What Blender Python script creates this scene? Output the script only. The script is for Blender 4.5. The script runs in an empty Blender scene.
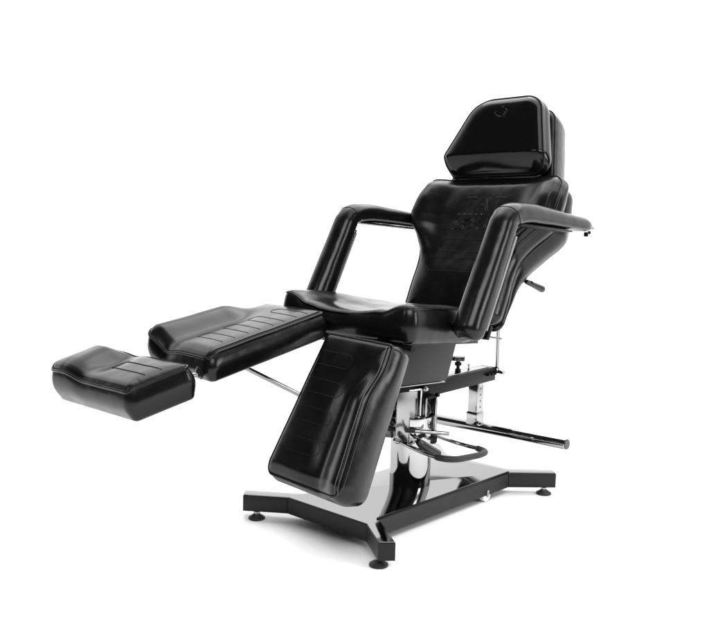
import bpy, bmesh, math, random
from mathutils import Vector, Matrix, noise
random.seed(4)
S = bpy.context.scene
COL = S.collection
R = math.radians

# ------------------------------------------------------------------ camera
cd = bpy.data.cameras.new('camera'); cam = bpy.data.objects.new('camera', cd); COL.objects.link(cam); S.camera = cam
h, t, r = R(42.77), R(6.09), R(1.18)
fw = Vector((-math.sin(h)*math.cos(t), math.cos(h)*math.cos(t), -math.sin(t)))
rt0 = Vector((math.cos(h), math.sin(h), 0)); up0 = rt0.cross(fw)
rt = rt0*math.cos(r)+up0*math.sin(r); up = -rt0*math.sin(r)+up0*math.cos(r)
m = Matrix((rt, up, -fw)).transposed().to_4x4(); m.translation = Vector((1.964, -2.453, 1.044)); cam.matrix_world = m
cd.sensor_fit = 'HORIZONTAL'; cd.sensor_width = 36; cd.lens = 840/709*36; cd.clip_end = 200; cd.clip_start = .05
S.render.resolution_x = 1024; S.render.resolution_y = 926

# ------------------------------------------------------------------ studio light
W = bpy.data.worlds.new('World'); S.world = W; W.use_nodes = True
nt = W.node_tree; nt.nodes.clear()
wo = nt.nodes.new('ShaderNodeOutputWorld'); bg = nt.nodes.new('ShaderNodeBackground')
tc = nt.nodes.new('ShaderNodeTexCoord')
dot = nt.nodes.new('ShaderNodeVectorMath'); dot.operation = 'DOT_PRODUCT'; dot.inputs[1].default_value = (-.50, .86, .10)
cr = nt.nodes.new('ShaderNodeValToRGB')
cr.color_ramp.interpolation = 'EASE'
e = cr.color_ramp.elements
e[0].position = .52; e[0].color = (.012, .012, .012, 1)
e[1].position = .72; e[1].color = (1, 1, 1, 1)
ma = nt.nodes.new('ShaderNodeMath'); ma.operation = 'MULTIPLY_ADD'; ma.inputs[1].default_value = .5; ma.inputs[2].default_value = .5
nt.links.new(tc.outputs['Generated'], dot.inputs[0]); nt.links.new(dot.outputs['Value'], ma.inputs[0])
nt.links.new(ma.outputs[0], cr.inputs[0]); nt.links.new(cr.outputs[0], bg.inputs[0])
bg.inputs[1].default_value = 2.1; nt.links.new(bg.outputs[0], wo.inputs[0])

def area(name, loc, target, sx, sy, power):
    l = bpy.data.lights.new(name, 'AREA'); l.shape = 'RECTANGLE'; l.size = sx; l.size_y = sy; l.energy = power
    o = bpy.data.objects.new(name, l); COL.objects.link(o); o.location = loc
    o.rotation_euler = (Vector(target)-Vector(loc)).to_track_quat('-Z', 'Y').to_euler(); return o
area('overhead_softbox', (.2, 1.5, 4.8), (0, .3, .3), 6.5, 5, 340)
area('key_softbox', (2.4, -2.8, 3.6), (0, -.5, .3), 2.6, 2.0, 150)
area('side_softbox', (3.6, .6, 1.7), (0, -.1, .7), .9, 1.8, 60)
area('front_softbox', (-1.2, -4.2, 3.4), (0, 0, .6), .9, 1.4, 25)
S.view_settings.view_transform = 'Standard'; S.view_settings.look = 'None'
S.view_settings.exposure = 0; S.view_settings.gamma = 1; S.view_settings.use_curve_mapping = False

# ------------------------------------------------------------------ materials
def mat(name, col, rough=.4, metal=0., spec=.5, bumps=(), coat=0., rvar=0.):
    M = bpy.data.materials.new(name); M.use_nodes = True; n = M.node_tree; b = n.nodes['Principled BSDF']
    b.inputs['Base Color'].default_value = (*([col]*3 if isinstance(col, (int, float)) else col), 1)
    b.inputs['Roughness'].default_value = rough; b.inputs['Metallic'].default_value = metal
    b.inputs['Specular IOR Level'].default_value = spec
    if coat: b.inputs['Coat Weight'].default_value = coat; b.inputs['Coat Roughness'].default_value = .08
    tcn = n.nodes.new('ShaderNodeTexCoord'); prev = None
    for (sc, st, dist, det) in bumps:
        tx = n.nodes.new('ShaderNodeTexNoise'); tx.inputs['Scale'].default_value = sc; tx.inputs['Detail'].default_value = det
        n.links.new(tcn.outputs['Object'], tx.inputs['Vector'])
        bu = n.nodes.new('ShaderNodeBump'); bu.inputs['Strength'].default_value = st; bu.inputs['Distance'].default_value = dist
        n.links.new(tx.outputs['Fac'], bu.inputs['Height'])
        if prev: n.links.new(prev.outputs[0], bu.inputs['Normal'])
        prev = bu
    if prev: n.links.new(prev.outputs[0], b.inputs['Normal'])
    if rvar:
        tx = n.nodes.new('ShaderNodeTexNoise'); tx.inputs['Scale'].default_value = 14; tx.inputs['Detail'].default_value = 5
        n.links.new(tcn.outputs['Object'], tx.inputs['Vector'])
        mr = n.nodes.new('ShaderNodeMapRange'); mr.inputs['From Min'].default_value = .3; mr.inputs['From Max'].default_value = .7
        mr.inputs['To Min'].default_value = max(rough-rvar, .02); mr.inputs['To Max'].default_value = rough+rvar
        n.links.new(tx.outputs['Fac'], mr.inputs['Value']); n.links.new(mr.outputs[0], b.inputs['Roughness'])
    return M
LEATHER = mat('black_vinyl', .003, .24, spec=.27, bumps=((6, .45, .008, 2), (24, .22, .003, 3), (900, .10, .0004, 2)), rvar=.05)
GLOSSV = mat('glossy_vinyl', .003, .12, spec=.28, bumps=((5, .12, .004, 1), (900, .05, .0003, 2)), rvar=.03)
THREAD = mat('thread', .004, .5, spec=.12)
TRIM = mat('stitched_trim', .12, .35, spec=.5)
CHROME = mat('chrome', .37, .06, 1., bumps=((9, .08, .002, 2),), rvar=.02)
BRUSHED = mat('polished_steel', .27, .13, 1., bumps=((300, .03, .0004, 3),), rvar=.03)
MIRROR = mat('mirror_steel', .28, .09, 1., bumps=((5, .04, .001, 2),), rvar=.02)
MIRROR.node_tree.nodes['Principled BSDF'].inputs['Specular Tint'].default_value = (.70, .70, .70, 1)
for M_ in (CHROME, BRUSHED): M_.node_tree.nodes['Principled BSDF'].inputs['Specular Tint'].default_value = (.75, .75, .75, 1)
POWDER = mat('black_powder_coat', .010, .36, spec=.22, bumps=((700, .12, .0004, 3),), rvar=.05)
PAINT = mat('satin_black_paint', .005, .30, spec=.10, bumps=((500, .06, .0003, 3),), rvar=.05)
RUBBER = mat('black_rubber', .014, .55, spec=.4, bumps=((400, .1, .0004, 3),))
PLASTIC = mat('black_plastic', .009, .28, spec=.5)
CLEAR = mat('white_nylon', .75, .3, spec=.5)
BOARD = mat('pale_backing_board', .65, .35, spec=.5)
FLOORM = mat('white_studio_paper', .93, .9, spec=.0, bumps=((60, .02, .001, 3),))

# dotted trim: light stitches over a dark cord
def dotted(M, sc, a, b_):
    n = M.node_tree; b = n.nodes['Principled BSDF']; tcn = n.nodes.new('ShaderNodeTexCoord')
    w = n.nodes.new('ShaderNodeTexWave'); w.bands_direction = 'Z'; w.inputs['Scale'].default_value = sc; w.inputs['Distortion'].default_value = .6
    rp = n.nodes.new('ShaderNodeValToRGB'); rp.color_ramp.elements[0].position = .35; rp.color_ramp.elements[1].position = .6
    rp.color_ramp.elements[0].color = (a, a, a, 1); rp.color_ramp.elements[1].color = (b_, b_, b_, 1)
    n.links.new(tcn.outputs['Object'], w.inputs['Vector']); n.links.new(w.outputs[0], rp.inputs[0]); n.links.new(rp.outputs[0], b.inputs['Base Color'])
dotted(TRIM, 90, .05, .26)

# ------------------------------------------------------------------ helpers
def link(name, me, material, parent=None, smooth=True, angle=40):
    o = bpy.data.objects.new(name, me); COL.objects.link(o)
    if material: me.materials.append(material)
    if smooth:
        for p in me.polygons: p.use_smooth = True
        if angle: me.set_sharp_from_angle(angle=R(angle))
    if parent: o.parent = parent
    return o
def from_bm(name, bm, material, parent=None, **k):
    bmesh.ops.recalc_face_normals(bm, faces=bm.faces)
    me = bpy.data.meshes.new(name); bm.to_mesh(me); bm.free(); return link(name, me, material, parent, **k)

def bm_box(bm, c, size, rot=None, bev=.002):
    """box centred at c; rot = Matrix 3x3"""
    b2 = bmesh.new(); bmesh.ops.create_cube(b2, size=1)
    for v in b2.verts: v.co = Vector((v.co.x*size[0], v.co.y*size[1], v.co.z*size[2]))
    if bev: bmesh.ops.bevel(b2, geom=b2.edges[:], offset=bev, segments=2, affect='EDGES', profile=.6)
    for v in b2.verts: v.co = (rot @ v.co if rot else v.co)+Vector(c)
    merge(bm, b2)
def merge(bm, b2):
    me = bpy.data.meshes.new('tmp'); b2.to_mesh(me); b2.free(); bm.from_mesh(me); bpy.data.meshes.remove(me)
def bm_prism(bm, pts, z0, z1, bev=.002, xf=None):
    """pts CCW polygon in xy extruded z0..z1; xf maps Vector->Vector"""
    b2 = bmesh.new(); vs = [b2.verts.new((x, y, z0)) for x, y in pts]; f = b2.faces.new(vs)
    g = bmesh.ops.extrude_face_region(b2, geom=[f]); 
    for v in g['geom']:
        if isinstance(v, bmesh.types.BMVert): v.co.z = z1
    bmesh.ops.recalc_face_normals(b2, faces=b2.faces)
    if bev: bmesh.ops.bevel(b2, geom=b2.edges[:], offset=bev, segments=2, affect='EDGES', profile=.6)
    if xf:
        for v in b2.verts: v.co = xf(v.co)
    merge(bm, b2)
def frames(path, closed=False, hint=Vector((0, 0, 1))):
    n = len(path); out = []; nrm = None
    for i in range(n):
        a = path[(i-1) % n] if (closed or i > 0) else path[i]; b = path[(i+1) % n] if (closed or i < n-1) else path[i]
        tg = (b-a).normalized()
        if nrm is None:
            nrm = hint-tg*hint.dot(tg)
            if nrm.length < 1e-3: nrm = Vector((1, 0, 0))-tg*tg.x
        else: nrm = nrm-tg*nrm.dot(tg)
        nrm.normalize(); out.append((tg, nrm.copy(), tg.cross(nrm)))
    return out
def bm_tube(bm, path, rad, seg=12, closed=False, cap=True, rads=None):
    path = [Vector(p) for p in path]; fr = frames(path, closed); rings = []
    for i, (p, (tg, a, b)) in enumerate(zip(path, fr)):
        rr = rads[i] if rads else rad
        rings.append([bm.verts.new(p+(a*math.cos(2*math.pi*k/seg)+b*math.sin(2*math.pi*k/seg))*rr) for k in range(seg)])
    n = len(rings)
    for i in range(n if closed else n-1):
        A, B = rings[i], rings[(i+1) % n]
        for k in range(seg): bm.faces.new((A[k], A[(k+1) % seg], B[(k+1) % seg], B[k]))
    if cap and not closed: bm.faces.new(rings[0][::-1]); bm.faces.new(rings[-1])
def bm_lathe(bm, prof, c, axis=Vector((0, 0, 1)), seg=40):
    """prof list of (radius, height)"""
    q = Vector((0, 0, 1)).rotation_difference(Vector(axis).normalized()); c = Vector(c); rings = []
    for rr, z in prof:
        rings.append([bm.verts.new(c+q @ Vector((rr*math.cos(2*math.pi*k/seg), rr*math.sin(2*math.pi*k/seg), z))) for k in range(seg)])
    for A, B in zip(rings, rings[1:]):
        for k in range(seg): bm.faces.new((A[k], A[(k+1) % seg], B[(k+1) % seg], B[k]))
    bm.faces.new(rings[0][::-1]); bm.faces.new(rings[-1])
def rod(bm, a, b, rad, seg=20, ch=.0015):
    a, b = Vector(a), Vector(b); L = (b-a).length
    bm_lathe(bm, [(rad-ch, 0), (rad, ch), (rad, L-ch), (rad-ch, L)], a, b-a, seg)
def sm(a, b, x):
    x = max(0., min(1., (x-a)/(b-a))); return x*x*(3-2*x)
def smooth_path(pts, sub=8, closed=False):
    pts = [Vector(p) for p in pts]; n = len(pts); out = []
    for i in range(n if closed else n-1):
        g = lambda j: pts[j % n] if closed else pts[max(0, min(n-1, j))]
        p0, p1, p2, p3 = g(i-1), g(i), g(i+1), g(i+2)
        for k in range(sub):
            s = k/sub; out.append(.5*((2*p1)+(-p0+p2)*s+(2*p0-5*p1+4*p2-p3)*s*s+(-p0+3*p1-3*p2+p3)*s**3))
    if not closed: out.append(pts[-1])
    return out
def fillet(pts, seg=8, closed=True):
    """pts (x,y,r) -> rounded polygon"""
    out = []; n = len(pts)
    for i, (x, y, rr) in enumerate(pts):
        p = Vector((x, y)); a = Vector(pts[i-1][:2])-p; b = Vector(pts[(i+1) % n][:2])-p
        la, lb = a.length, b.length; a.normalize(); b.normalize(); ang = a.angle(b)
        d = min(rr/math.tan(ang/2), la*.49, lb*.49); rr = d*math.tan(ang/2)
        c = p+(a+b).normalized()*(rr/math.sin(ang/2)); s, e = p+a*d-c, p+b*d-c
        a0 = math.atan2(s.y, s.x); a1 = math.atan2(e.y, e.x); da = (a1-a0+math.pi) % (2*math.pi)-math.pi
        for k in range(seg+1): w = a0+da*k/seg; out.append(c+Vector((math.cos(w), math.sin(w)))*rr)
    return out
def resample(poly, step):
    n = len(poly); L = [0]
    for i in range(n): L.append(L[-1]+(poly[(i+1) % n]-poly[i]).length)
    N = max(24, int(L[-1]/step)); out = []; j = 0
    for k in range(N):
        d = L[-1]*k/N
        while L[j+1] < d: j += 1
        s = (d-L[j])/max(1e-9, L[j+1]-L[j]); out.append(poly[j].lerp(poly[(j+1) % n], s))
    return out

class Cushion:
    def __init__(s, outline, T, O, V, N, hf=lambda u, v: 0., crown=.008, lam=.03, bulge=.004, sk=None, step=.006, undul=.0012, taper=0., seamdark=True, bend=None, edge=.006):
        s.O, s.V, s.N = Vector(O), Vector(V).normalized(), Vector(N)
        s.N = (s.N-s.V*s.N.dot(s.V)).normalized(); s.U = s.V.cross(s.N)
        if s.U.x < 0: s.U = -s.U
        s.poly = resample(outline, step); A = sum(p.x*q.y-q.x*p.y for p, q in zip(s.poly, s.poly[1:]+s.poly[:1]))
        if A < 0: s.poly.reverse()
        s.T, s.hf, s.crown, s.lam, s.bulge, s.undul, s.taper, s.bend, s.edge = T, hf, crown, lam, bulge, undul, taper, bend, edge
        vs = [p.y for p in s.poly]; mid = (min(vs)+max(vs))/2
        s.sk = sk or (mid-.25*(max(vs)-min(vs)), mid+.25*(max(vs)-min(vs)))
        s.off = random.random()*50
    def dist(s, u, v):
        p = Vector((u, v)); best = 9
        n = len(s.poly)
        for i in range(0, n):
            q = s.poly[i]; dd = (p-q).length_squared
            if dd < best: best = dd
        return math.sqrt(best)
    def top(s, u, v, d=None):
        if d is None: d = s.dist(u, v)
        return s.edge+s.crown*(1-math.exp(-max(0, d-.012)/s.lam))
    def loc(s, u, v, n, w=1.):
        n += s.hf(u, v)*w+s.undul*noise.noise(Vector((u*9+s.off, v*9, n*3)))*w
        if s.bend: n += s.bend(u, v)
        return s.O+s.U*u+s.V*v+s.N*n
    def surf(s, u, v, lift=0.):
        return s.loc(u, v, s.top(u, v)+lift)
    def build(s, name, material, parent):
        n = len(s.poly); P = s.poly; T = s.T
        nr = []
        for i in range(n):
            tg = (P[(i+1) % n]-P[i-1]).normalized(); nr.append(Vector((tg.y, -tg.x)))
        bm = bmesh.new(); rings = []
        skp = [Vector((0, max(s.sk[0], min(s.sk[1], p.y)))) for p in P]
        cx = sum(p.x for p in P)/n
        for q in skp: q.x = cx
        def ring(fn): rings.append([bm.verts.new(fn(i)) for i in range(n)])
        def inset(d, z, w, tf=0.):
            tp = s.taper*(-z/T if z < 0 else 0)
            ring(lambda i: s.loc((P[i]-nr[i]*(d+tp)).x, (P[i]-nr[i]*(d+tp)).y, z, w))
        for q in (.0, .4, .8):
            def f(i, q=q):
                p = skp[i].lerp(P[i]-nr[i]*(.022+s.taper), q); return s.loc(p.x, p.y, -T, 0)
            ring(f)
        for d, z, w in ((.020, -T, 0), (.010, -T+.003, 0), (.003, -T+.010, 0), (0, -T+.02, .1)): inset(d, z, w)
        for k in range(1, 8):
            q = k/8; inset(-s.bulge*math.sin(math.pi*q), -T+.02+(T-.032)*q, .1+.9*q)
        for d, z in ((.0002, -.012), (.0022, -.0085), (.0028, -.007), (.0010, -.0050), (-.0003, -.0025), (.0004, .0), (.0022, .002), (.0042, .0022), (.0058, .0008), (.0072, .0012)): inset(d, z, 1)
        for d, q in ((.009, .45), (.0115, .8), (.015, 1.)): inset(d, s.edge*q, 1)
        base = [P[i]-nr[i]*.015 for i in range(n)]
        for k in range(1, 31):
            q = (k/30)**1.25
            if k == 30: q = .9995
            def f(i, q=q):
                p = base[i].lerp(skp[i], q); return s.loc(p.x, p.y, s.top(p.x, p.y))
            ring(f)
        for A, B in zip(rings, rings[1:]):
            for k in range(n): bm.faces.new((A[k], A[(k+1) % n], B[(k+1) % n], B[k]))
        bmesh.ops.remove_doubles(bm, verts=rings[0]+rings[-1], dist=.0006)
        s.o = from_bm(name, bm, material, parent, angle=None); return s.o
    def line(s, name, paths, rad, material, parent, lift=.0, closed=False):
        bm = bmesh.new()
        for pth in paths: bm_tube(bm, [s.surf(u, v, lift) for u, v in pth], rad, 6, closed)
        return from_bm(name, bm, material, parent)
    def border(s, name, d, rad, material, parent, lo=0., hi=1., lift=0.):
        """thread running round the edge, from fraction lo to hi of the outline"""
        n = len(s.poly); P = s.poly; pts = []
        for i in range(int(lo*n), int(hi*n)):
            i %= n; tg = (P[(i+1) % n]-P[i-1]).normalized(); p = P[i]-Vector((tg.y, -tg.x))*d; pts.append(s.loc(p.x, p.y, s.edge*.5+lift))
        bm = bmesh.new(); bm_tube(bm, pts, rad, 6, closed=(hi-lo >= .999)); return from_bm(name, bm, material, parent)

def upath(uo, ui, v, g, sub=10):
    """a U of stitching, open at uo, closed round at ui"""
    sg = 1 if ui > uo else -1; rr = g; out = [(uo+(ui-sg*rr-uo)*k/14, v-g) for k in range(15)]
    for k in range(1, sub): a = -math.pi/2+math.pi*k/sub; out.append((ui-sg*rr+sg*rr*math.cos(a), v+g*math.sin(a)))
    out += [(uo+(ui-sg*rr-uo)*k/14, v+g) for k in range(14, -1, -1)]; return out

# ------------------------------------------------------------------ floor
bm = bmesh.new(); bm_lathe(bm, [(6, -.02), (6, 0)], (0, 0, 0), seg=96)
fl = from_bm('floor', bm, FLOORM, smooth=False); fl['kind'] = 'structure'

# ------------------------------------------------------------------ the chair
chair = bpy.data.objects.new('reclining_client_chair', None); COL.objects.link(chair); chair.empty_display_size = .2
chair['label'] = 'black vinyl reclining tattoo chair with split leg rests on a chrome pedestal and four-footed base'
chair['category'] = 'chair'

# ---- base
ZT = .086; ZB = .028
outl = [(-.19, -.457), (.19, -.457), (.325, -.553), (.362, -.512), (.19, -.392), (.19, .397), (.327, .534), (.29, .571), (.15, .445),
        (-.15, .445), (-.29, .571), (-.327, .534), (-.19, .397), (-.19, -.392), (-.362, -.512), (-.325, -.553)]
bm = bmesh.new(); bm_prism(bm, outl, ZB, ZT, .0025)
base = from_bm('base_frame', bm, POWDER, chair, angle=30)
# raised black lip along both long sides
bm = bmesh.new()
for sx in (1,): bm_box(bm, (sx*.1865, .0, ZT+.004), (.006, .80, .010), bev=.0015)
from_bm('edge_lip', bm, PAINT, base)
cx_, cy_ = 0, 0
bm = bmesh.new()
ins = [(-.188, -.4535), (.188, -.4535), (.324, -.5485), (.358, -.513), (.182, -.390), (.182, .398), (.322, .536), (.29, .566), (.15, .441),
       (-.15, .441), (-.29, .566), (-.322, .536), (-.182, .398), (-.182, -.390), (-.358, -.513), (-.324, -.5485)]
bm_prism(bm, ins, ZT+.0005, ZT+.0035, .0008)
from_bm('top_plate', bm, MIRROR, base, angle=30)
# weld seams where the legs meet the beams
for (x, y) in ((.191, -.458), (-.191, -.458), (.1915, .398)):
    bm = bmesh.new(); bm_tube(bm, [(x, y, ZB+.002+.052*k/12) for k in range(13)], .0022, 8, rads=[.0020+.0006*math.sin(k*2.1) for k in range(13)])
    from_bm('weld_seam', bm, POWDER, base)
for (x, y) in ((-.288, -.518), (.305, -.525), (.288, .508), (-.288, .508)):
    bm = bmesh.new()
    bm_lathe(bm, [(.029, 0), (.031, .003), (.030, .007), (.022, .012), (.013, .018), (.010, .024), (.009, .0278)], (x, y, .0))
    f = from_bm('levelling_foot', bm, RUBBER, base)
    bm = bmesh.new(); rod(bm, (x, y, .0275), (x, y, .034), .006); 
    bm_lathe(bm, [(.012, 0), (.012, .006)], (x, y, .0215), seg=6); from_bm('threaded_stem', bm, CHROME, f)
for (x, y) in ((.185, .25), (-.185, .25)):
    bm = bmesh.new(); rod(bm, (x-.02, y, .026), (x+.004, y, .026), .024, 28, .004); w = from_bm('caster_wheel', bm, CLEAR, base)
    bm = bmesh.new(); rod(bm, (x+.003, y, .026), (x+.010, y, .026), .005, 12); bm_box(bm, (x+.007, y, .036), (.003, .014, .026), bev=.001); from_bm('fork', bm, CHROME, w)
for (x, y) in ((-.13, -.43), (.12, -.43), (.17, .33)):
    bm = bmesh.new(); bm_lathe(bm, [(.006, 0), (.006, .009)], (x, y, .0195), seg=6); rod(bm, (x, y, .014), (x, y, .0195), .0035, 12, .0005)
    from_bm('bolt', bm, CHROME, base, angle=25)

# ---- hydraulic column
bm = bmesh.new()
bm_lathe(bm, [(.0775, .0895), (.0775, .34), (.0765, .352), (.070, .356), (.055, .357), (.055, .36)], (0, 0, 0), seg=72)
colm = from_bm('hydraulic_column', bm, CHROME, chair, angle=35)
bm = bmesh.new(); rod(bm, (0, 0, .36), (0, 0, .43), .038, 40); from_bm('piston', bm, CHROME, colm)
# linkage plates
bm = bmesh.new()
bm_prism(bm, [(-.14, .285), (-.008, .255), (-.008, .455), (-.14, .462)], .040, .044, .001, lambda c: Vector((c.z, c.x, c.y)))
lk = from_bm('linkage_plate', bm, BRUSHED, chair, angle=30)
bm = bmesh.new()
bm_tube(bm, smooth_path([(.047, -.006, .462), (.047, -.008, .40), (.047, -.010, .33), (.05, -.02, .265)], 6), .0055, 12); from_bm('rim', bm, CHROME, lk)
bm = bmesh.new(); rod(bm, (.030, .002, .462), (.064, .002, .462), .010, 20); bm_lathe(bm, [(.007, 0), (.007, .006)], (.064, .002, .462), (1, 0, 0), 6); from_bm('bolt', bm, CHROME, lk)
bm = bmesh.new(); rod(bm, (.0, -.135, .452), (.048, -.01, .461), .006); from_bm('cross_rod', bm, CHROME, lk)
bm = bmesh.new(); bm_prism(bm, [(-.14, .285), (-.008, .255), (.06, .30), (.06, .43), (-.008, .455), (-.14, .462)], -.044, -.040, .001, lambda c: Vector((c.z, c.x, c.y)))
from_bm('linkage_plate', bm, BRUSHED, chair, angle=30)
bm = bmesh.new()
for (a, b) in (((.0, .012), (.30, .425)), ((.062, .076), (.265, .42))):
    bm_box(bm, (.050, (a[0] if 0 else (a[0]+a[1])/2), (b[0]+b[1])/2), (.03, a[1]-a[0], b[1]-b[0]), bev=.002)
bm_box(bm, (.038, .042, .35), (.004, .07, .145), bev=.001)
pb = from_bm('pump_housing', bm, BRUSHED, chair)
bm = bmesh.new(); bm_box(bm, (.045, .042, .424), (.03, .075, .010), bev=.002); rod(bm, (.055, .076, .43), (.07, .076, .43), .008, 12); from_bm('cap', bm, PAINT, pb)
bm = bmesh.new()
cpts = [(.042, .03, .415), (.052, .045, .38), (.055, .02, .35), (.05, .015, .33), (.055, .035, .315), (.05, .04, .30)]
bm_tube(bm, smooth_path(cpts, 8), .005, 10); from_bm('hose', bm, RUBBER, pb)
bm = bmesh.new(); bm_lathe(bm, [(.02, 0), (.024, .004), (.024, .03), (.018, .036), (.010, .045)], (.05, .06, .245), seg=24); bm_box(bm, (.05, .03, .262), (.04, .045, .018), bev=.003)
from_bm('valve_block', bm, PAINT, pb)
# springs and clutter on the left of the column, glimpsed behind the leg rest
bm = bmesh.new(); bm_tube(bm, [(.03+.012*math.cos(a*.9), -.165+.012*math.sin(a*.9), .33+a*.0022) for a in range(0, 52)], .003, 8); from_bm('return_spring', bm, PAINT, pb)
# long horizontal release rod
bm = bmesh.new(); rod(bm, (-.03, -.135, .318), (.172, .012, .310), .0075, 16, .003); rr_ = from_bm('release_rod', bm, CHROME, chair)
bm = bmesh.new(); rod(bm, (-.035, -.139, .3182), (.07, -.063, .3142), .0085, 16); from_bm('sleeve', bm, RUBBER, rr_)
# foot pedal loop
z = .25
hp = [(-.02, -.075, .268), (.02, -.074, .262), (.10, -.092, .255), (.18, -.102, .25), (.235, -.098, .249), (.268, -.07, .249), (.285, -.01, .25), (.292, .04, .25), (.280, .085, .25), (.235, .104, .25), (.18, .108, .25), (.11, .115, .252), (.03, .128, .255), (-.01, .13, .258)]
P = smooth_path(hp, 8)
bm = bmesh.new(); bm_tube(bm, P, .0075, 14); ped = from_bm('foot_pedal', bm, CHROME, chair)
bm = bmesh.new(); Q = P[26:74]; bm_tube(bm, Q, .0115, 18, rads=[.0095]+[.0115]*(len(Q)-2)+[.0095]); from_bm('rubber_sleeve', bm, RUBBER, ped)
bm = bmesh.new(); bm_box(bm, (-.005, .03, .262), (.03, .23, .012), bev=.003); from_bm('pedal_bracket', bm, CHROME, ped)
# short tilt lever with black grip
bm = bmesh.new(); rod(bm, (.07, -.10, .292), (.105, -.05, .272), .006, 14); lv = from_bm('tilt_lever', bm, CHROME, chair)
bm = bmesh.new(); a, b = Vector((.10, -.085, .285)), Vector((.125, .008, .222))
L = (b-a).length; bm_lathe(bm, [(.010, 0), (.013, .004), (.015, .03), (.018, L-.012), (.018, L-.003), (.015, L)], a, b-a, 24); from_bm('grip', bm, PLASTIC, lv)

# ---- seat carriage: long beam, bracket, knob
tiltb = Matrix.Rotation(R(1.5), 3, 'X')
bm = bmesh.new(); bm_box(bm, (0, .170, .452), (.07, .68, .058), tiltb, .004)
beam = from_bm('carriage_beam', bm, PAINT, chair, angle=30)
bm = bmesh.new(); bm_box(bm, (0, .512, .461), (.064, .006, .052), tiltb, .002); from_bm('end_cap', bm, PLASTIC, beam)
bm = bmesh.new(); bm_box(bm, (.0, .17, .4828), (.05, .60, .004), tiltb, .001); from_bm('top_strip', bm, BRUSHED, beam)
for yy in (.452, .475, .498):
    bm = bmesh.new(); rod(bm, (.034, yy, .463), (.043, yy, .463), .007, 16); bm_lathe(bm, [(.0055, 0), (.0055, .004)], (.043, yy, .463), (1, 0, 0), 6); from_bm('bolt', bm, PAINT, beam, angle=25)
bm = bmesh.new(); rod(bm, (.0, .522, .468), (.062, .522, .468), .0085, 18); bm_lathe(bm, [(.011, 0), (.011, .008)], (.060, .522, .468), (1, 0, 0), 6); from_bm('pivot_pin', bm, CHROME, beam, angle=25)
bm = bmesh.new(); bm_prism(bm, [(-.235, .500), (.095, .486), (.108, .498), (.175, .675), (-.235, .69)], -.085, .085, .003, lambda c: Vector((c.z, c.x, c.y)))
sup = from_bm('seat_support_box', bm, POWDER, chair, angle=30)
bm = bmesh.new(); bm_box(bm, (.0, -.07, .4895), (.174, .32, .004), Matrix.Rotation(R(-2.4), 3, 'X'), .001); from_bm('bottom_plate', bm, BRUSHED, sup)
bm = bmesh.new()
bm_lathe(bm, [(.012, 0), (.012, .012), (.007, .014), (.007, .024), (.014, .026), (.014, .038), (.008, .040), (.008, .046)], (.0, .290, .488), seg=24)
kn = from_bm('locking_knob', bm, PAINT, chair)
bm = bmesh.new()
pts = []
for k in range(48):
    a = 2*math.pi*k/48; rr = .026+.0035*math.cos(6*a); pts.append((rr*math.cos(a), rr*math.sin(a)+.0))
bm_prism(bm, pts, .045, .062, .003, lambda c: c+Vector((0, .290, .488))); from_bm('knob_head', bm, PLASTIC, kn)
bm = bmesh.new(); rod(bm, (0, .365, .484), (0, .365, .505), .004, 12); bm_lathe(bm, [(.006, 0), (.006, .008)], (0, .365, .505), seg=16); from_bm('locking_pin', bm, BRUSHED, beam)

# ---- foot bar
bm = bmesh.new(); rod(bm, (-.40, .435, .235), (.418, .435, .243), .021, 40, .002)
bar = from_bm('cross_bar', bm, CHROME, chair)
for x, sx in ((.4185, 1), (-.4005, -1)):
    bm = bmesh.new(); rod(bm, (x, .435, .243 if sx > 0 else .235), (x+sx*.004, .435, .243 if sx > 0 else .235), .0205, 36); from_bm('end_cap', bm, PLASTIC, bar)
bm = bmesh.new(); bm_box(bm, (-.008, .435, .345), (.046, .046, .176), bev=.003); post = from_bm('bar_post', bm, CHROME, chair)
bm = bmesh.new(); bm_box(bm, (-.008, .435, .277), (.054, .054, .052), bev=.003); from_bm('sleeve', bm, CHROME, post)
for k in range(4):
    bm = bmesh.new(); rod(bm, (.0145, .435, .325+.026*k), (.0157, .435, .325+.026*k), .0034, 14, .0004); from_bm('adjustment_hole', bm, PAINT, post)

# ---- gas strut to backrest
bm = bmesh.new(); rod(bm, (.035, .522, .468), (.045, .50, .80), .0075, 18); st = from_bm('recline_strut', bm, BRUSHED, chair)
bm = bmesh.new(); bm_lathe(bm, [(.010, 0), (.011, .004), (.011, .014), (.008, .02)], (.035, .522, .472), (.01, -.045, .33), 18); from_bm('strut_end', bm, CHROME, st)

# ---- seat
SO = Vector((0, -.395, .800)); SV = Vector((0, 1, -.065))
def hseat(u, v):
    sd = sm(.10, .29, abs(u)); fr = 1-sm(.16, .52, v)
    hump = (.030 if u < 0 else .016)*sd*fr
    rear = -.008*math.exp(-((u/.2)**2))*sm(.05, .2, v)
    nose = -.022*(1-sm(.02, .26, abs(u)))*(1-sm(.1, .42, v))
    val = -.012*math.exp(-((abs(u)-.19)/.035)**2)*math.exp(-((v-.06)/.10)**2)
    return hump+rear+nose+val-.010
seat_c = Cushion(fillet([(-.305, .0, .035), (.305, .0, .035), (.30, .34, .09), (.20, .57, .05), (-.24, .60, .05), (-.31, .34, .09)]), .112, SO, SV, (0, .065, 1), hseat, crown=.010, lam=.03, bulge=.006)
seat = seat_c.build('seat', LEATHER, chair)
bm = bmesh.new()
seat_c.border('seam', .0065, .0012, THREAD, seat)
bm.free()
bm = bmesh.new(); bm_box(bm, SO+Vector((0, .28, -.138)), (.44, .44, .012), Matrix.Rotation(-math.atan(.065), 3, 'X'), .002); from_bm('seat_board', bm, POWDER, seat)
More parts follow.
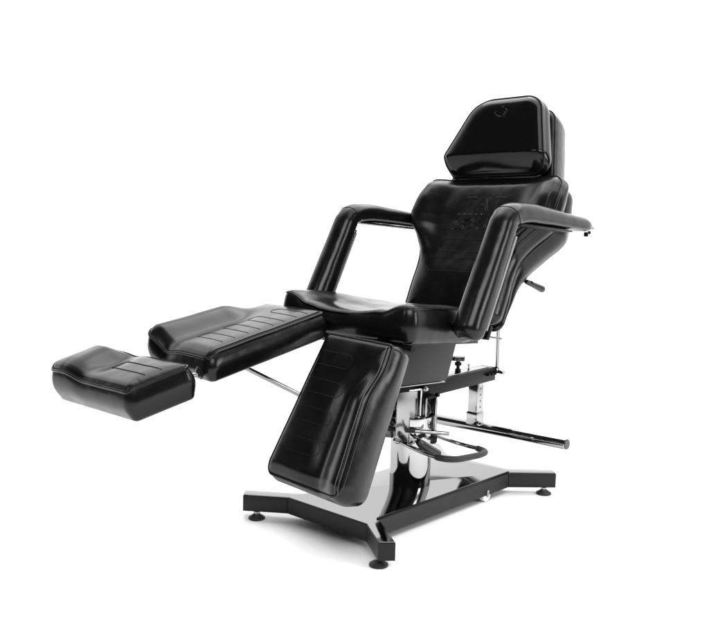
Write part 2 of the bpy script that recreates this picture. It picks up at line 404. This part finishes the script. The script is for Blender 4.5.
for yy in (.12, .18):
    bm = bmesh.new(); bm_lathe(bm, [(.006, 0), (.006, .004), (.003, .006)], (.309, yy-.30, .745), (1, 0, 0), 12); from_bm('stud', bm, PLASTIC, seat)

# ---- backrest
BO = Vector((0, .206, .760)); BV = Vector((0, .253, .470)); BN = Vector((0, -.88, .475)); BL = .590
def half(v):
    K = [(-.04, .222), (0, .220), (.08, .222), (.17, .221), (.24, .233), (.30, .272), (.355, .322), (.40, .343), (.44, .342), (.50, .338), (.59, .322)]
    for (a, x), (b, y) in zip(K, K[1:]):
        if v <= b: return x+(y-x)*(v-a)/(b-a)
    return K[-1][1]
side = smooth_path([(half(v), v, 0) for v in (-.04, .0, .08, .17, .24, .30, .355, .40, .44, .50, .59)], 6)
def poly_from(sc=1., r0=.03, r1=.035, off=0., top=0.):
    o = [Vector((p.x*sc+off, p.y)) for p in side]
    full = o+[Vector((-p.x, p.y)) for p in reversed(o)]
    # round the four corners by corner cutting
    for _ in range(4):
        new = []
        n = len(full)
        for i in range(n):
            a, b = full[i], full[(i+1) % n]
            if (b-a).length > .1: new += [a.lerp(b, .25 if _ else .06), a.lerp(b, .75 if _ else .94)]
            else: new += [a.lerp(b, .25), a.lerp(b, .75)]
        full = new
    return full
def corner_round(poly, rad):
    # morphological-like smoothing of only the sharp corners
    P = resample(poly, .006)
    for it in range(26):
        n = len(P); Q = []
        for i in range(n):
            a, b, c = P[i-2], P[i], P[(i+2) % n]
            k = (a-b).angle(c-b, math.pi) if (a-b).length > 1e-6 and (c-b).length > 1e-6 else math.pi
            Q.append(b.lerp((P[i-1]+P[(i+1) % n])/2, 1. if k < 2.92 else .1))
        P = Q
    return P
def hback(u, v):
    w = half(max(-.04, min(BL, v))); a = abs(u)/w
    up_ = sm(.18, .33, v)
    bol = sm(.50, .86, a)*up_*(.030-.018*sm(.46, .59, v))
    topf = 0.
    lumb = .014*math.exp(-((v-.10)/.10)**2)*(1-a*a)
    dish = -.010*(1-a*a)*sm(.15, .4, v)
    rolloff = -.03*sm(.93, 1.0, a)*up_ - .012*sm(.54, .59, v)
    return bol+topf+lumb+dish+rolloff
def bendb(u, v): return .012*math.sin(math.pi*min(1, max(0, v/BL)))-.006
back_c = Cushion(corner_round([Vector((p.x, p.y)) for p in side]+[Vector((-p.x, p.y)) for p in reversed(side)], .03), .075, BO, BV, BN, hback, crown=.012, lam=.025, bulge=.006, sk=(.16, .40), bend=bendb)
back = back_c.build('backrest', LEATHER, chair)
# thick rear shell following the same outline, pulled in
rs = [Vector((p.x*.96, p.y*1.0-.008)) for p in corner_round([Vector((p.x, p.y)) for p in side]+[Vector((-p.x, p.y)) for p in reversed(side)], .03)]
def bendr(u, v): return -.015
rear_c = Cushion(rs, .125, BO-back_c.N*.073, BV, BN, lambda u, v: 0., crown=0., bulge=.010, sk=(.16, .40), taper=.012,
                 bend=lambda u, v: .012*math.sin(math.pi*min(1, max(0, v/BL)))-.006)
# the rear shell gets thicker towards the shoulders
_old = rear_c.loc
def rloc(u, v, n, w=1.):
    k = (.28+.20*sm(0., .12, v)+.52*sm(.08, .30, v)); k *= 1-.25*sm(.42, .56, v)
    return _old(u, v, n*k if n < 0 else n, w)
rear_c.loc = rloc
rear_c.build('rear_shell', LEATHER, back)
back_c.border('seam', .0065, .0014, THREAD, back)
st_paths = [upath(.0, -.150, .165, .030)[:], upath(.0, .150, .165, .030)[:]]
back_c.line('stitching', st_paths+[upath(-.02, -.125, .255, .028), upath(.02, .125, .255, .028)], .0011, THREAD, back, lift=.0006)

# embossed lettering
def lettering(cush, name, rows, parent, rad=.0009, mt=None):
    """rows: (text, centre u, baseline v, size, x-scale, shear)"""
    bm = bmesh.new()
    for text, uc, vb, size, xs, shear in rows:
        cu = bpy.data.curves.new('tmp', 'FONT'); cu.body = text; cu.align_x = 'CENTER'; cu.size = size; cu.fill_mode = 'NONE'; cu.resolution_u = 3; cu.shear = shear; cu.space_character = 1.08
        ob = bpy.data.objects.new('tmp', cu); COL.objects.link(ob)
        dg = bpy.context.evaluated_depsgraph_get(); me = bpy.data.meshes.new_from_object(ob.evaluated_get(dg))
        adj = {}
        for e_ in me.edges:
            a, b = e_.vertices; adj.setdefault(a, []).append(b); adj.setdefault(b, []).append(a)
        seen = set()
        for s0 in list(adj):
            if s0 in seen: continue
            loop = [s0]; seen.add(s0); cur = s0
            while True:
                nx = [q for q in adj[cur] if q not in seen]
                if not nx: break
                cur = nx[0]; seen.add(cur); loop.append(cur)
            if len(loop) < 3: continue
            pts = []
            co = [me.vertices[i].co for i in loop]
            for i in range(len(co)):
                a, b = co[i], co[(i+1) % len(co)]; k = max(1, int((b-a).length/.008))
                for j in range(k): pts.append(a.lerp(b, j/k))
            bm_tube(bm, [cush.surf(uc+p.x*xs, vb+p.y, .0004) for p in pts], rad, 6, closed=True)
        bpy.data.objects.remove(ob); bpy.data.curves.remove(cu); bpy.data.meshes.remove(me)
    return bm
bm = lettering(back_c, 'lettering', [('TAT', .012, .418, .098, 1.05, 0), ('SOUL', .004, .330, .084, 1.0, 0)], back)
# pointed crown strokes above the letters
for k in range(6):
    u0 = -.105+.036*k
    bm_tube(bm, [back_c.surf(.01+u*.85, v-.008, .0004) for u, v in ((u0, .494), (u0+.008, .503), (u0+.014, .510), (u0+.021, .502), (u0+.030, .495))], .0011, 6)
for k in range(5):
    u0 = -.125+.034*k
    bm_tube(bm, [back_c.surf(u*.8, v-.002, .0004) for u, v in ((u0, .402), (u0+.010, .408), (u0+.018, .402), (u0+.027, .408))], .0010, 6)
from_bm('embossed_lettering', bm, LEATHER, back)

# recline handle behind the backrest
bm = bmesh.new(); rod(bm, (.12, .43, .87), (.20, .50, .853), .006, 14); hd = from_bm('recline_handle', bm, PAINT, back)
bm = bmesh.new(); a, b = Vector((.185, .475, .857)), Vector((.205, .575, .822)); L = (b-a).length
bm_lathe(bm, [(.008, 0), (.0105, .004), (.0115, .04), (.0145, L-.014), (.0145, L-.003), (.0125, L)], a, b-a, 24); from_bm('grip', bm, PLASTIC, hd)

# ---- headrest
HO = Vector((0, .452, 1.306)); HV = Vector((0, .134, .293)); HN = Vector((0, -.909, .416)); HL = .325
def hh(u, v):
    return -.050*max(0., min(1., (.068-v)/.068))-.004*sm(.30, .335, v)
ho = fillet([(-.280, -.006, .075), (.262, -.006, .060), (.152, HL+.012, .10), (-.160, HL+.012, .12)], 12)
head_c = Cushion(ho, .088, HO, HV, HN, hh, crown=.010, lam=.02, bulge=.006, sk=(.13, .22))
head = head_c.build('headrest', GLOSSV, chair)
ho2 = fillet([(-.262, -.045, .045), (.268, -.045, .045), (.172, HL-.000, .075), (-.172, HL-.000, .075)], 12)
hb_c = Cushion(ho2, .126, HO-HN*.096, HV, HN, lambda u, v: 0., crown=.004, bulge=.005, sk=(.13, .22), taper=.01)
hb_c.build('rear_cushion', LEATHER, head)
head_c.border('seam', .0065, .0013, THREAD, head)
bm = lettering(head_c, 'l', [('T', -.004, .262, .03, 1.1, 0), ('S', .012, .240, .03, 1., 0)], head, .0006)
for pth in (((-.026, .293), (-.01, .297), (.01, .298), (.03, .296)), ((-.030, .262), (-.038, .252), (-.028, .243)), ((-.03, .245), (-.015, .235), (.0, .233)), ((.008, .27), (.018, .262), (.022, .25)), ((.0, .288), (-.008, .278), (.002, .272)), ((.02, .24), (.01, .232), (.022, .230))):
    bm_tube(bm, [head_c.surf(p.x, p.y, .0004) for p in smooth_path([(a, b, 0) for a, b in pth], 4)], .0009, 6)
from_bm('embossed_emblem', bm, LEATHER, head)
# bars joining headrest and backrest
for x in (-.09, .09):
    bm = bmesh.new(); a = HO-HN*.10+Vector((x, 0, 0)); rod(bm, a+HV.normalized()*.05, a-HV.normalized()*.06, .008); from_bm('support_rod', bm, CHROME, head)

# ---- armrests
def section(w, th, seg=48, ex=2.5):
    out = []
    for k in range(seg):
        a = 2*math.pi*k/seg; c, s_ = math.cos(a), math.sin(a)
        out.append((math.copysign(abs(c)**(2/ex), c)*w/2, math.copysign(abs(s_)**(2/(2.1 if s_ > 0 else 3.4)), s_)*th/2))
    return out
def armrest(xc):
    sgn = 1 if xc > 0 else -1
    # centre line in (y, z); out direction is away from the crook
    e0 = Vector((-.176, .732)); el = Vector((.022, 1.116)); t1 = Vector((.25, 1.110)); t2 = Vector((.60, 1.082))
    low = [e0.lerp(el, k/26) for k in range(27)]
    pts = low[:-1]; d1 = (el-e0).normalized(); d2 = (t1-el).normalized()
    a = el-d1*.050; b = el+d2*.050
    pts = [p for p in pts if (p-e0).length < (a-e0).length]
    for k in range(9): s = k/8; pts.append(a*(1-s)**2+el*2*s*(1-s)+b*s*s)
    upp = smooth_path([(0, b.x, b.y), (0, .14, 1.117), (0, .25, 1.110), (0, .42, 1.096), (0, .612, 1.080)], 9)[1:]
    pts += [Vector((p.y, p.z)) for p in upp]
    L = [0]
    for p, q in zip(pts, pts[1:]): L.append(L[-1]+(q-p).length)
    tot = L[-1]; bm = bmesh.new(); rings = []; info = []
    for i, p in enumerate(pts):
        pa, pb_ = pts[max(0, i-1)], pts[min(len(pts)-1, i+1)]; tg = (pb_-pa).normalized(); nn = Vector((-tg.y, tg.x))
        s = L[i]; w = .102-.006*sm(.1, .45, s); th = .094-.014*sm(.05, .40, s)
        if s > .40: th = .078-.020*sm(.40, .95, s)
        info.append((s, p, tg, nn, w, th))
    stations = []
    r0 = .040
    for k in range(10):     # rounded lower end
        a = math.pi/2*k/9; stations.append((info[0][1]-info[0][2]*(r0*math.cos(a)*.9), info[0][3], info[0][4]*(.45+.55*math.sin(a)**.8), info[0][5]*(.15+.85*math.sin(a)**.8), 0))
    for s, p, tg, nn, w, th in info[1:]:
        k = sm(tot-.11, tot+.004, s)**2; stations.append((p-nn*th*.10*k, nn, w*(1-.45*k), th*(1-.72*k), s))
    wav = random.random()*10
    for (p, nn, w, th, s) in stations:
        ring = []
        for (a, c) in section(w, th):
            wob = .0010*noise.noise(Vector((a*20, c*20, s*14+wav)))
            if c < th*.1: wob += .0016*math.sin(s*390+a*55+2*noise.noise(Vector((a*30, s*9, wav))))*math.exp(-((s-.425)/.045)**2)
            # pinch at the mitre
            pin = 1-.035*math.exp(-((s-L[len(low)-2])/.006)**2)
            q = p+nn*(c*pin+wob); ring.append(bm.verts.new((xc+a*pin, q.x, q.y)))
        rings.append(ring)
    n = len(rings[0])
    for A, B in zip(rings, rings[1:]):
        for k in range(n): bm.faces.new((A[k], A[(k+1) % n], B[(k+1) % n], B[k]))
    bm.faces.new(rings[0][::-1]); bm.faces.new(rings[-1])
    o = from_bm('armrest', bm, LEATHER, chair, angle=60)
    # mitre seam at the elbow
    best = min(range(len(stations)), key=lambda i: (stations[i][0]-el).length)
    p_, n_, w_, t_, s_ = stations[best]
    bm = bmesh.new(); bm_tube(bm, [(xc+a*1.006, (p_+n_*c*1.006).x, (p_+n_*c*1.006).y) for a, c in section(w_, t_)], .0012, 6, closed=True); from_bm('seam', bm, THREAD, o)
    # stitched closing trim along the inner corner of the sloping part (both sides)
    d = d1; nn = Vector((-d.y, d.x))
    for sd in (-1, 1):
        bm = bmesh.new(); pp = []
        for k in range(40):
            q = (e0+d*.012).lerp(el-d*.072, k/39)-nn*.036; pp.append((xc+sd*.0440, q.x, q.y))
        bm_tube(bm, pp, .0042, 8); from_bm('stitched_trim', bm, TRIM, o)
    bm = bmesh.new(); pp = []     # board under the sloping part
    ang = math.atan2(d.y, d.x)
    bm_box(bm, Vector((xc, *((e0.lerp(el, .48)-nn*.041)))), (.066, .34, .010), Matrix.Rotation(ang, 3, 'X'), .002); from_bm('backing_board', bm, PAINT, o)
    dd = (Vector((.42, 1.096))-Vector((.07, 1.116))); ang = math.atan2(dd.y, dd.x); nd = Vector((-dd.y, dd.x)).normalized()
    c = Vector((.25, 1.107))-nd*.0385
    bm = bmesh.new(); bm_box(bm, (xc, c.x, c.y), (.068, .36, .007), Matrix.Rotation(ang, 3, 'X'), .002); from_bm('backing_board', bm, PAINT, o)
    # folded vinyl and screw in the crook
    c0 = el-nn*.034+d2*.028
    bm = bmesh.new(); bm_lathe(bm, [(.010, 0), (.011, .006), (.006, .010)], (xc+.030, c0.x, c0.y-.002), (0, .5, -.86), 16)
    from_bm('corner_fold', bm, PAINT, o)
    bm = bmesh.new(); rod(bm, (xc+.012, .575, 1.058), (xc+.012, .575, 1.04), .009, 16); rod(bm, (xc+.012, .600, 1.062), (xc+.012, .600, 1.05), .006, 16); from_bm('bolt', bm, PAINT, o)
    # bracket into the seat
    bm = bmesh.new(); bm_box(bm, (xc-sgn*.055, -.135, .722), (.055, .045, .030), bev=.004); rod(bm, (xc-sgn*.02, -.12, .712), (xc-sgn*.10, -.10, .706), .010)
    br = from_bm('mounting_bracket', bm, PAINT, o)
    bm = bmesh.new(); bm_box(bm, (xc, -.088, .713), (.050, .018, .050), Matrix.Rotation(-.45, 3, 'X'), .004); from_bm('end_block', bm, PAINT, br)
    bm = bmesh.new(); rod(bm, (xc-.01, -.09, .700), (xc+.038, -.035, .690), .0038, 12); from_bm('release_pin', bm, BRUSHED, br)
    return o
armrest(.372); armrest(-.368)

# ---- leg rests
def hleg(outer, hl, hr, L, bs=.034, v0=.10, v1=.42):
    def f(u, v):
        k = max(0, min(1, v/L)); hw = hl+(hr-hl)*k; a = outer*u/hw
        g = sm(v0, v1, k); inner = .72-.36*g
        b = sm(inner-.10, inner+.56, a)*g*bs*1.12
        b -= .010*math.exp(-((a-inner+.10)/.24)**2)*g
        roll = -.005*sm(.9, 1.02, a)*g
        endr = -.012*sm(.90, 1.0, k)*g
        return b+roll+endr-.004
    return f
def legrest(O, end, hw0, hw1, N, T, outer, name_l, mt, us):
    O = Vector(O); V = Vector(end)-O; L = V.length
    ol = fillet([(-hw0, 0, .022), (hw0, 0, .022), (hw1, L, .045 if outer > 0 else .025), (-hw1, L, .045 if outer < 0 else .025)], 9)
    c = Cushion(ol, T, O, V, N, hleg(outer, hw0, hw1, L), crown=.007, lam=.02, bulge=.009, sk=(hw1, L-hw1))
    o = c.build('leg_rest', mt, chair); o['label'] = name_l
    c.border('seam', .0065, .0013, THREAD, o)
    paths = [upath(-outer*(hw0-.018), outer*.018, v*L, .0235) for v in us]
    c.line('stitching', paths, .0010, THREAD, o, lift=.0003)
    return c, o
A_c, A_o = legrest((-.212, -.412, .771), (-.247, -.905, .668), .160, .190, (0, -.21, .977), .098, -1, 'leg rest raised almost level', LEATHER, (.17, .37, .57, .77))
B_c, B_o = legrest((.178, -.497, .708), (.156, -.722, .262), .146, .186, (0, -.897, .442), .105, 1, 'leg rest hanging down', LEATHER, (.18, .37, .56, .76))
# doubled seam beside the bolster on the hanging rest, and along the inner edge of the raised one
def edge_line(c, o, sgn, hw0, hw1, L, ds, rad, mt, v0=.03, v1=.97):
    for d in ds:
        pts = []
        for k in range(60):
            v = L*(v0+(v1-v0)*k/59); hw = hw0+(hw1-hw0)*v/L; pts.append((sgn*(hw-d), v))
        c.line('edge_stitching', [pts], rad, mt, o, lift=.0004)
EDGE = mat('grey_thread', .08, .4); dotted(EDGE, 60, .01, .065)
edge_line(B_c, B_o, 1, .146, .186, .499, (.010, .020), .0016, EDGE)
edge_line(A_c, A_o, 1, .160, .190, .503, (.012,), .0016, THREAD)

# ---- foot rest on its rod
FO = Vector((-.300, -.980, .643)); FE = Vector((-.300, -1.174, .584)); FL = (FE-FO).length
def hfoot(u, v):
    k = v/FL; a = -u/.22
    b = .023*sm(.18, .70, a)*sm(.0, .25, k)*(1-.3*sm(.7, 1, k)); b -= .016*math.exp(-((a-.16)/.2)**2)*math.exp(-((k-.35)/.35)**2)
    return b-.004*sm(.80, 1.02, a)-.004-.006*sm(.85, 1., k)
f_c = Cushion(fillet([(-.225, 0, .035), (.250, 0, .018), (.205, FL, .024), (-.250, FL, .030)], 9), .112, FO, FE-FO, (0, -.27, .96), hfoot, crown=.007, lam=.02, bulge=.010, sk=(FL*.48, FL*.52), taper=.002)
f_o = f_c.build('foot_rest', LEATHER, chair)
f_c.border('seam', .0065, .0013, THREAD, f_o)
f_c.line('stitching', [upath(.185, -.015, FL*.47, .024)], .0010, THREAD, f_o, lift=.0009)
for q in (.35, .72):
    bm = bmesh.new(); bm_tube(bm, [f_c.surf(.186+.014*k/6, FL*q, .0006) for k in range(7)], .0018, 6)
    from_bm('thread_knot', bm, EDGE, f_o)
bm = bmesh.new(); rod(bm, (-.125, -1.03, .588), (-.098, -.885, .604), .0065, 18); fr_ = from_bm('extension_rod', bm, CHROME, f_o)
# grommet on the raised leg rest
bm = bmesh.new(); c0 = Vector((-.100, -.911, .6035)); bm_lathe(bm, [(.020, 0), (.021, .003), (.018, .006), (.011, .007), (.010, .004)], c0, (-.1, -.97, -.2), 28); from_bm('grommet', bm, PLASTIC, A_o)
# support stay below the raised leg rest
for dx in (0, .016):
    bm = bmesh.new(); rod(bm, (-.290+dx, -.631, .586), (-.10+dx, -.47, .468), .007, 14); rod(bm, (-.10+dx, -.47, .468), (.0+dx*.4, -.38, .40), .007, 14)
    from_bm('support_stay', bm, BRUSHED, A_o)
# hinge between seat and leg rests
bm = bmesh.new(); rod(bm, (-.30, -.375, .672), (.30, -.375, .672), .012, 20); from_bm('leg_hinge', bm, PAINT, chair)
for x in (-.2, .17):
    bm = bmesh.new(); bm_box(bm, (x, -.385, .665), (.05, .09, .02), bev=.003); from_bm('hinge_plate', bm, PAINT, chair)
